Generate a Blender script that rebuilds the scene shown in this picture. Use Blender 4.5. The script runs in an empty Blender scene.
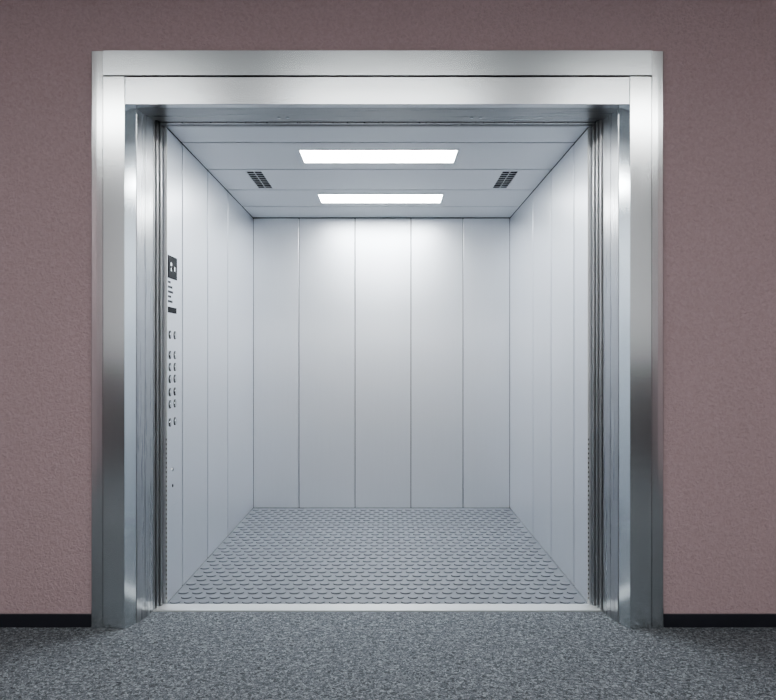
import bpy, bmesh, math, random
from mathutils import Vector, Matrix
random.seed(3)
S = bpy.context.scene
COL = S.collection

# ------------------------------------------------------------------ materials
def new_mat(name):
    m = bpy.data.materials.new(name); m.use_nodes = True
    nt = m.node_tree
    return m, nt, nt.nodes["Principled BSDF"]

def N(nt, typ, **kw):
    n = nt.nodes.new(typ)
    for k, v in kw.items():
        setattr(n, k, v)
    return n

def coords(nt, scale=(1, 1, 1)):
    tc = N(nt, 'ShaderNodeTexCoord'); mp = N(nt, 'ShaderNodeMapping')
    mp.inputs['Scale'].default_value = scale
    nt.links.new(tc.outputs['Object'], mp.inputs['Vector'])
    return mp.outputs['Vector']

def noise(nt, vec, scale, detail=3, rough=.5, dist=0):
    n = N(nt, 'ShaderNodeTexNoise')
    n.inputs['Scale'].default_value = scale
    n.inputs['Detail'].default_value = detail
    n.inputs['Roughness'].default_value = rough
    n.inputs['Distortion'].default_value = dist
    nt.links.new(vec, n.inputs['Vector'])
    return n.outputs['Fac']

def ramp(nt, fac, stops):
    r = N(nt, 'ShaderNodeValToRGB')
    e = r.color_ramp.elements
    while len(e) < len(stops): e.new(0.5)
    for i, (p, c) in enumerate(stops):
        e[i].position = p; e[i].color = (*c, 1)
    nt.links.new(fac, r.inputs['Fac'])
    return r.outputs['Color']

def bump(nt, h, strength, dist, b):
    n = N(nt, 'ShaderNodeBump')
    n.inputs['Strength'].default_value = strength
    n.inputs['Distance'].default_value = dist
    nt.links.new(h, n.inputs['Height'])
    nt.links.new(n.outputs['Normal'], b.inputs['Normal'])

def simple(name, col, rough=.5, metal=0, var=.06, vscale=(3, 3, 3), spec=.5):
    m, nt, b = new_mat(name)
    v = coords(nt, vscale)
    f = noise(nt, v, 4, 3)
    lo = tuple(c * (1 - var) for c in col); hi = tuple(min(1, c * (1 + var)) for c in col)
    nt.links.new(ramp(nt, f, [(.3, lo), (.7, hi)]), b.inputs['Base Color'])
    b.inputs['Roughness'].default_value = rough
    b.inputs['Metallic'].default_value = metal
    b.inputs['Specular IOR Level'].default_value = spec
    return m

def emit(name, col, s):
    m, nt, b = new_mat(name)
    b.inputs['Base Color'].default_value = (.8, .8, .8, 1)
    b.inputs['Emission Color'].default_value = (*col, 1)
    b.inputs['Emission Strength'].default_value = s
    return m

def brushed(name, col, rough, metal=1.0, vs=(1, 1, 1), rv=.03, cv=.02):
    m, nt, b = new_mat(name)
    v = coords(nt, vs)
    f = noise(nt, v, 60, 4, .6)
    r = N(nt, 'ShaderNodeMapRange')
    r.inputs['To Min'].default_value = rough - rv
    r.inputs['To Max'].default_value = rough + rv
    nt.links.new(f, r.inputs['Value'])
    nt.links.new(r.outputs['Result'], b.inputs['Roughness'])
    lo = tuple(c * (1 - cv) for c in col); hi = tuple(min(1, c * (1 + cv)) for c in col)
    nt.links.new(ramp(nt, f, [(.3, lo), (.7, hi)]), b.inputs['Base Color'])
    b.inputs['Metallic'].default_value = metal
    return m

# mauve stucco
def stucco(name, c0, c1):
    m, nt, b = new_mat(name)
    v = coords(nt)
    f = noise(nt, v, 60, 6, .62, .8)
    nt.links.new(ramp(nt, f, [(.25, c0), (.75, c1)]), b.inputs['Base Color'])
    b.inputs['Roughness'].default_value = .85
    b.inputs['Specular IOR Level'].default_value = .25
    bump(nt, f, .9, .013, b)
    return m
M_wall = stucco('mauve_stucco', (.265, .192, .203), (.350, .258, .271))

# carpet
m, nt, b = new_mat('grey_carpet'); M_carpet = m
v = coords(nt)
f = noise(nt, v, 75, 5, .65, 1.2)
f3 = noise(nt, v, 300, 2, .6)
mx = N(nt, 'ShaderNodeMath', operation='ADD'); nt.links.new(f, mx.inputs[0])
ml = N(nt, 'ShaderNodeMath', operation='MULTIPLY'); ml.inputs[1].default_value = .5
nt.links.new(f3, ml.inputs[0]); nt.links.new(ml.outputs[0], mx.inputs[1])
nt.links.new(ramp(nt, mx.outputs[0], [(.60, (.013, .016, .020)), (.76, (.068, .077, .087)), (.92, (.25, .275, .30))]), b.inputs['Base Color'])
b.inputs['Roughness'].default_value = .95
b.inputs['Specular IOR Level'].default_value = .2
bump(nt, mx.outputs[0], .8, .012, b)

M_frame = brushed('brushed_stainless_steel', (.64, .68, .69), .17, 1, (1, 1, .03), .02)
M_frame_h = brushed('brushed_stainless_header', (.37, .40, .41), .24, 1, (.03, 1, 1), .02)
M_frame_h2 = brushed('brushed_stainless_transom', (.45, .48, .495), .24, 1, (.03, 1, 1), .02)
M_dsteel = brushed('dark_steel', (.38, .39, .40), .28, 1, (1, 1, .03))  # darker grey steel for reveals, door panels and middle rail
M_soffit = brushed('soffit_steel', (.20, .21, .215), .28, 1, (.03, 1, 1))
M_car = brushed('satin_steel_panel', (.725, .76, .81), .34, .92, (1, 1, .05), .01, .01)
M_carceil = brushed('satin_steel_ceiling', (.57, .595, .625), .42, .4, (.05, 1, 1), .01, .01)
M_alu = brushed('sill_aluminium', (.62, .64, .64), .4, .8, (.03, 1, 1))
M_black = simple('black_gap', (.012, .013, .015), .8, spec=.05)
M_gap = simple('seam_shadow_backing', (.03, .032, .035), .8, spec=.05)
M_base = simple('black_baseboard_vinyl', (.005, .006, .010), .5, spec=.25)
M_glass = simple('black_display_glass', (.004, .005, .007), .6, spec=.03)
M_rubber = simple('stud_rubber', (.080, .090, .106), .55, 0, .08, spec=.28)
M_rubbershade = simple('stud_side_shade', (.030, .034, .040), .6, 0, .08, spec=.2)  # shade crescents of the studs put into a darker side colour
M_rubberbase = simple('stud_rubber_base', (.072, .081, .096), .55, 0, .08, spec=.28)
M_button = simple('button_steel', (.75, .77, .8), .25, 1)
M_ring = simple('button_ring', (.02, .022, .025), .6, 0, spec=.1)
M_white = simple('white_ceiling_paint', (.75, .77, .78), .8)
M_wbpaint = simple('upper_wall_paint', (.70, .72, .73), .8)
M_wbdark = simple('reflection_dark_band', (.05, .05, .055), .6)  # unseen dark lower band, added to shape reflections in the steel frame
M_led = emit('car_light_diffuser', (.945, .978, 1.0), 94)
M_cled = emit('added_corridor_diffuser', (1, .985, .97), 42)
M_digit = emit('display_digit', (.8, .9, 1), 1.2)

# ------------------------------------------------------------------ helpers
def empty(name, loc=(0, 0, 0)):
    o = bpy.data.objects.new(name, None); COL.objects.link(o); o.location = loc
    o.empty_display_size = .1
    return o

def mesh_obj(name, bm, mats, parent=None, bevel=0, smooth=False):
    me = bpy.data.meshes.new(name)
    bmesh.ops.recalc_face_normals(bm, faces=bm.faces[:])
    bm.to_mesh(me); bm.free()
    if not isinstance(mats, (list, tuple)): mats = [mats]
    for k in mats: me.materials.append(k)
    o = bpy.data.objects.new(name, me); COL.objects.link(o)
    if parent:
        o.parent = parent
        o.matrix_parent_inverse = Matrix.Translation(-Vector(parent.location))
    if bevel:
        md = o.modifiers.new('bevel', 'BEVEL'); md.width = bevel; md.segments = 2; md.limit_method = 'ANGLE'
    if smooth:
        for p in me.polygons: p.use_smooth = True
    return o

def addbox(bm, x0, x1, y0, y1, z0, z1, mi=0):
    r = bmesh.ops.create_cube(bm, size=1)
    for v in r['verts']:
        v.co = Vector(((x0 + x1) / 2 + v.co.x * (x1 - x0), (y0 + y1) / 2 + v.co.y * (y1 - y0), (z0 + z1) / 2 + v.co.z * (z1 - z0)))
    fs = set()
    for v in r['verts']:
        for f in v.link_faces: fs.add(f)
    for f in fs: f.material_index = mi

def box(name, x0, x1, y0, y1, z0, z1, mat, parent=None, bevel=0):
    bm = bmesh.new(); addbox(bm, x0, x1, y0, y1, z0, z1)
    return mesh_obj(name, bm, mat, parent, bevel)

def boxes(name, lst, mat, parent=None, bevel=0):
    bm = bmesh.new()
    for b_ in lst: addbox(bm, *b_)
    return mesh_obj(name, bm, mat, parent, bevel)

def prism_z(name, pts, z0, z1, mat, parent=None, bevel=0):
    bm = bmesh.new()
    a = [bm.verts.new((x, y, z0)) for x, y in pts]
    c = [bm.verts.new((x, y, z1)) for x, y in pts]
    bm.faces.new(a); bm.faces.new(c)
    n = len(pts)
    for i in range(n):
        bm.faces.new((a[i], a[(i + 1) % n], c[(i + 1) % n], c[i]))
    return mesh_obj(name, bm, mat, parent, bevel)

# ------------------------------------------------------------------ dimensions
CX = -0.05
XL, XR = -1.05, 0.95          # car inner walls
YF, YB = 3.70, 6.10           # car front / back
ZC = 2.265                    # car ceiling
WY = 3.40                     # corridor wall plane
CH = 3.25                     # corridor ceiling
CLX, CRX = -3.6, 3.6
BY = -1.9

# ------------------------------------------------------------------ corridor
box('floor', CLX, CRX, BY, 3.60, -.05, 0, M_carpet)
bm = bmesh.new()
OX0, OX1, OZ = -1.24, 1.14, 2.44
addbox(bm, CLX, OX0, WY, WY + .15, 0, CH)
addbox(bm, OX1, CRX, WY, WY + .15, 0, CH)
addbox(bm, OX0, OX1, WY, WY + .15, OZ, CH)
mesh_obj('wall_front', bm, M_wall)
bm = bmesh.new()
addbox(bm, CLX, CRX, BY - .1, BY, 1.15, CH, 0)
addbox(bm, CLX, CRX, BY - .1, BY, 0, 1.15, 1)
mesh_obj('wall_back', bm, [M_wbpaint, M_wbdark])
box('wall_left', CLX - .1, CLX, BY - .1, WY + .15, 0, CH, M_wall)
box('wall_right', CRX, CRX + .1, BY - .1, WY + .15, 0, CH, M_wall)
box('ceiling', CLX - .1, CRX + .1, BY - .1, WY + .15, CH, CH + .05, M_white)
box('baseboard_left', CLX, -1.285, WY - .012, WY, 0, .058, M_base, None, .003)
box('baseboard_right', 1.193, CRX, WY - .012, WY, 0, .058, M_base, None, .003)
LYC = .10
for i, x in enumerate((-2.3, -.05, 2.2)):
    e = empty('added_corridor_light', (x, LYC, CH))  # unseen fixtures added to light the wall and the frame's reflections
    y0, y1 = LYC - .3, LYC + .3
    boxes('housing', [(x - .75, x - .72, y0, y1, CH - .03, CH), (x + .72, x + .75, y0, y1, CH - .03, CH),
                      (x - .75, x + .75, y0, y0 + .03, CH - .03, CH), (x - .75, x + .75, y1 - .03, y1, CH - .03, CH)], M_white, e)
    box('diffuser', x - .72, x + .72, y0 + .03, y1 - .03, CH - .02, CH - .002, M_cled, e)

# ------------------------------------------------------------------ door frame
fr = empty('elevator_door_frame', (CX, WY, 0))
ZT, ZM, ZB = 2.492, 2.382, 2.261
for s, sd in ((1, 'left'), (-1, 'right')):
    g = lambda x: x if s == 1 else 2 * CX - x + .008
    prism_z('outer_strip_' + sd, [(g(-1.283), 3.399), (g(-1.283), 3.382), (g(-1.279), 3.3785), (g(-1.257), 3.3765), (g(-1.231), 3.375), (g(-1.231), 3.399)], 0, ZT, M_frame, fr, .0006)
    prism_z('stile_' + sd, [(g(-1.2285), 3.399), (g(-1.2285), 3.372), (g(-1.135), 3.370), (g(-1.135), 3.399)], 0, ZM - .002, M_frame, fr, .0015)
    prism_z('jamb_splay_' + sd, [(g(-1.1345), 3.372), (g(-1.1075), 3.438), (g(-1.1075), 3.45), (g(-1.1345), 3.45)], 0, ZB, M_frame, fr)
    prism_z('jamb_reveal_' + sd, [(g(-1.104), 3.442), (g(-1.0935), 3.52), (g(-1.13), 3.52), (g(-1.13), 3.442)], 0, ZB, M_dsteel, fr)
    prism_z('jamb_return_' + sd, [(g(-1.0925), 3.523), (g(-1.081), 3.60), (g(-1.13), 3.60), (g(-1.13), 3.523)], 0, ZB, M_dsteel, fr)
    box('jamb_gap_' + sd, min(g(-1.2), g(-1.112)), max(g(-1.2), g(-1.112)), 3.451, 3.60, 0, ZB, M_black, fr)
gx = lambda x: 2 * CX - x + .008
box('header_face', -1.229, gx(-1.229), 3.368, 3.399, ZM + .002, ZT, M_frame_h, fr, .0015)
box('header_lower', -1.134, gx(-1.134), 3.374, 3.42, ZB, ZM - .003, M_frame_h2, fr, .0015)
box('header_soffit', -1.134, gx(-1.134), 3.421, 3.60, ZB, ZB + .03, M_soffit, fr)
box('header_back', -1.23, gx(-1.23), 3.43, 3.60, ZB + .032, ZT, M_black, fr)
for x in (-.475, .40):
    bm = bmesh.new()
    for dx in (-.02, .02):
        bmesh.ops.create_cone(bm, cap_ends=True, segments=16, radius1=.007, radius2=.006, depth=.006,
                              matrix=Matrix.Translation((x + dx, 3.55, ZB - .003)))
    mesh_obj('soffit_screws', bm, M_button, fr)

# ------------------------------------------------------------------ sliding doors in pockets
for s in (1, -1):
    g = lambda x: x if s == 1 else 2 * CX - x
    e = empty('elevator_door', (g(-1.2), 3.65, 0))
    for k, (xe, y0, y1, mt) in enumerate(((-1.079, 3.606, 3.626, M_dsteel), (-1.0705, 3.636, 3.655, M_dsteel), (-1.0615, 3.666, 3.686, M_dsteel))):
        a, b2 = sorted((g(xe), g(xe - .40)))
        box('panel_%d' % (k + 1), a, b2, y0, y1, .006, 2.27, mt, e, .002)
    a, b2 = sorted((g(-1.082), g(-1.45)))
    boxes('panel_gap_fill', [(a, b2, 3.626, 3.636, .006, 2.27), (a, b2, 3.655, 3.666, .006, 2.27)], M_black, e)  # black fill paints the dark gaps between door panels

# header tracks
tr = empty('door_track', (CX, 3.65, 2.26))
for k, (y0, y1, z, mt) in enumerate(((3.603, 3.628, 2.262, M_soffit), (3.636, 3.658, 2.259, M_dsteel), (3.668, 3.696, 2.257, M_soffit))):
    box('rail_%d' % (k + 1), -1.06, .96, y0, y1, z, 2.30, mt, tr, .001)
box('track_cover', -1.10, 1.0, 3.602, 3.698, 2.301, 2.34, M_black, tr)

# ------------------------------------------------------------------ sill
si = empty('door_sill', (CX, 3.65, 0))
lst = []
y = 3.602
while y < 3.70:
    lst.append((-1.085, .985, y, y + .012, -.02, .006)); y += .0165
boxes('ribs', lst, M_alu, si)
box('groove_bed', -1.085, .985, 3.601, 3.705, -.04, -.006, M_ring, si)

# ------------------------------------------------------------------ car
car = empty('elevator_car', (CX, 4.9, 0))
G = .003
def yseg(lst, x0, x1, nm):
    for i in range(len(lst) - 1):
        e0 = 0 if i == 0 else .010
        e1 = 0 if i == len(lst) - 2 else .010
        box('%s_%d' % (nm, i + 1), x0, x1, lst[i] + e0, lst[i + 1] - e1, .004, ZC - .006, M_car, car, .002)
ys = [3.70, 4.0, 4.56, 5.13, 6.10]
yseg(ys, XL - .03, XL, 'left_wall_panel')
yseg(ys, XR, XR + .03, 'right_wall_panel')
xs = [XL, -.694, -.257, .179, .585, XR]
for i in range(5):
    box('rear_wall_panel_%d' % (i + 1), xs[i] + G, xs[i + 1] - G, YB, YB + .03, .004, ZC - .006, M_car, car, .002)
ycs = [3.70, 3.985, 4.55, 5.10, 5.66, 6.10]
LX0, LX1 = -.474, .374
LY = [(4.118, 4.391), (5.233, 5.517)]
VX = [(-.835, -.745), (.675, .765)]
VY = (4.60, 5.05)
GC = .008
def ceilpanel(name, y0, y1, holes):
    xsx = sorted({XL, XR} | {h[0] for h in holes} | {h[1] for h in holes})
    ysy = sorted({y0 + GC, y1 - GC} | {h[2] for h in holes} | {h[3] for h in holes})
    bm = bmesh.new()
    vs = {}
    def V(x, y, z):
        k = (round(x, 5), round(y, 5), z)
        if k not in vs: vs[k] = bm.verts.new((x, y, z))
        return vs[k]
    for i in range(len(xsx) - 1):
        for j in range(len(ysy) - 1):
            mxx, myy = (xsx[i] + xsx[i + 1]) / 2, (ysy[j] + ysy[j + 1]) / 2
            if any(h[0] < mxx < h[1] and h[2] < myy < h[3] for h in holes): continue
            bm.faces.new([V(xsx[i], ysy[j], ZC), V(xsx[i + 1], ysy[j], ZC), V(xsx[i + 1], ysy[j + 1], ZC), V(xsx[i], ysy[j + 1], ZC)])
    r = bmesh.ops.extrude_face_region(bm, geom=bm.faces[:])
    for v in r['geom']:
        if isinstance(v, bmesh.types.BMVert): v.co.z += .02
    return mesh_obj(name, bm, M_carceil, car)
for i in range(5):
    holes = []
    for (a, b2) in LY:
        if ycs[i] < a < ycs[i + 1]: holes.append((LX0, LX1, a, b2))
    if ycs[i] < VY[0] < ycs[i + 1]:
        for (a, b2) in VX: holes.append((a, b2, VY[0], VY[1]))
    ceilpanel('ceiling_panel_%d' % (i + 1), ycs[i], ycs[i + 1], holes)
box('shell_left', XL - .06, XL - .031, 3.705, YB + .06, -.03, 2.42, M_gap, car)
box('shell_right', XR + .031, XR + .06, 3.705, YB + .06, -.03, 2.42, M_gap, car)
box('shell_rear', XL - .03, XR + .03, YB + .031, YB + .06, -.03, 2.42, M_gap, car)
box('shell_top', XL - .03, XR + .03, 3.705, YB + .03, 2.37, 2.42, M_black, car)
# rubber stud floor
box('rubber_floor_sheet', XL, XR, 3.706, YB, -.02, .001, M_rubberbase, car)
bm = bmesh.new()
P = .069; R0, R1, H = .0255, .0225, .0065; SEG = 20
y = 3.738; r = 0
while y < YB - .03:
    off = (P / 2 if r % 2 else 0)
    x = XL + .033 + off
    while x < XR - .026:
        rings = []
        for rad, z in ((R0, .001), (R0 - .001, .0048), (R1, H)):
            rings.append([bm.verts.new((x + rad * math.cos(2 * math.pi * k / SEG), y + rad * math.sin(2 * math.pi * k / SEG), z)) for k in range(SEG)])
        for j, (a, c) in enumerate(zip(rings, rings[1:])):
            for k in range(SEG):
                f_ = bm.faces.new((a[k], a[(k + 1) % SEG], c[(k + 1) % SEG], c[k]))
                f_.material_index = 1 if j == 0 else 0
        bm.faces.new(rings[-1])
        x += P
    y += .076; r += 1
mesh_obj('rubber_studs', bm, [M_rubber, M_rubbershade], car)

# ------------------------------------------------------------------ car lights
for (a, b2) in LY:
    e = empty('ceiling_light', (CX, (a + b2) / 2, ZC))
    t = .008
    boxes('trim', [(LX0, LX0 + t, a, b2, ZC - .003, ZC + .03), (LX1 - t, LX1, a, b2, ZC - .003, ZC + .03),
                   (LX0 + t, LX1 - t, a, a + t, ZC - .003, ZC + .03), (LX0 + t, LX1 - t, b2 - t, b2, ZC - .003, ZC + .03)], M_white, e)
    box('diffuser', LX0 + t, LX1 - t, a + t, b2 - t, ZC + .002, ZC + .02, M_led, e)
    box('housing', LX0, LX1, a, b2, ZC + .031, ZC + .09, M_black, e)

# ------------------------------------------------------------------ vents
for (a, b2) in VX:
    e = empty('air_vent', ((a + b2) / 2, 4.825, ZC))
    box('duct', a, b2, VY[0], VY[1], ZC + .03, ZC + .08, M_black, e)
    lst = [(a, a + .002, VY[0], VY[1], ZC + .004, ZC + .03, 1), (b2 - .002, b2, VY[0], VY[1], ZC + .004, ZC + .03, 1),
           (a, b2, VY[1] - .002, VY[1], ZC + .004, ZC + .03, 1),
           ((a + b2) / 2 - .002, (a + b2) / 2 + .002, VY[0], VY[1], ZC, ZC + .002)]
    k = 9
    st = (VY[1] - VY[0]) / k
    for i in range(1, k):
        yy = VY[0] + i * st
        lst.append((a, b2, yy, yy + .005, ZC, ZC + .002))
    boxes('grille', lst, [M_carceil, M_black], e)

# ------------------------------------------------------------------ control panel
cp = empty('elevator_control_panel', (XL, 3.85, 1.2))
box('faceplate', XL + .0005, XL + .006, 3.704, 3.965, .45, 1.75, M_car, cp, .002)
px = XL + .006
box('display', px, px + .004, 3.712, 3.86, 1.55, 1.658, M_glass, cp, .001)
boxes('display_symbols', [(px + .004, px + .0046, 3.81, 3.820, 1.59, 1.61), (px + .004, px + .0046, 3.745, 3.765, 1.61, 1.625),
                          (px + .004, px + .0046, 3.75, 3.76, 1.585, 1.60)], M_digit, cp)
lst = []
for row in range(5):
    z = 1.525 - row * .023
    y = 3.715
    while y < 3.76 + (row % 3) * .02:
        w = random.uniform(.012, .026)
        lst.append((px, px + .001, y, y + w, z, z + .011)); y += w + .006
boxes('engraved_text', lst, M_black, cp)
box('emergency_light_strip', px, px + .004, 3.712, 3.85, 1.385, 1.412, M_glass, cp)
def disc(bm, y, z, r, x0, x1, mi):
    mt = Matrix.Translation(((x0 + x1) / 2, y, z)) @ Matrix.Rotation(math.pi / 2, 4, 'Y')
    res = bmesh.ops.create_cone(bm, cap_ends=True, segments=24, radius1=r, radius2=r * .94, depth=x1 - x0, matrix=mt)
    for v in res['verts']:
        for f in v.link_faces: f.material_index = mi
bm = bmesh.new()
for z in (1.279, 1.182, 1.124, 1.067, 1.004, .946, .859):
    for y in (3.745, 3.83):
        disc(bm, y, z, .021, px, px + .003, 1)
        disc(bm, y, z, .0145, px + .003, px + .006, 0)
mesh_obj('push_buttons', bm, [M_button, M_ring], cp)
bm = bmesh.new()
disc(bm, 3.79, .628, .011, px, px + .004, 0); disc(bm, 3.79, .628, .004, px + .004, px + .005, 1)
disc(bm, 3.79, .55, .008, px, px + .003, 1)
mesh_obj('key_switches', bm, [M_button, M_ring], cp)

# ------------------------------------------------------------------ light curtains
for s in (1, -1):
    g = lambda x: x if s == 1 else 2 * CX - x
    e = empty('light_curtain', (g(-1.05), 3.70, 1))
    a, b2 = sorted((g(-1.0495), g(-1.0425)))
    box('strip', a, b2, 3.692, 3.700, .01, 2.25, M_alu, e)
    lst = []
    z = .03
    while z < .80:
        lst.append((a + .0015, b2 - .0015, 3.6912, 3.692, z, z + .010)); z += .022
    boxes('sensor_ports', lst, M_black, e)

# ------------------------------------------------------------------ world + camera
w = bpy.data.worlds.new('world'); S.world = w; w.use_nodes = True
w.node_tree.nodes['Background'].inputs[0].default_value = (.6, .65, .7, 1)
w.node_tree.nodes['Background'].inputs[1].default_value = .3
cd = bpy.data.cameras.new('camera'); cam = bpy.data.objects.new('camera', cd); COL.objects.link(cam)
cam.location = (0, 0, 1.163); cam.rotation_euler = (math.pi / 2, 0, 0)
cd.sensor_width = 36; cd.lens = 36 * 782.5 / 776; cd.shift_y = 9 / 776
cd.clip_start = .05
S.camera = cam
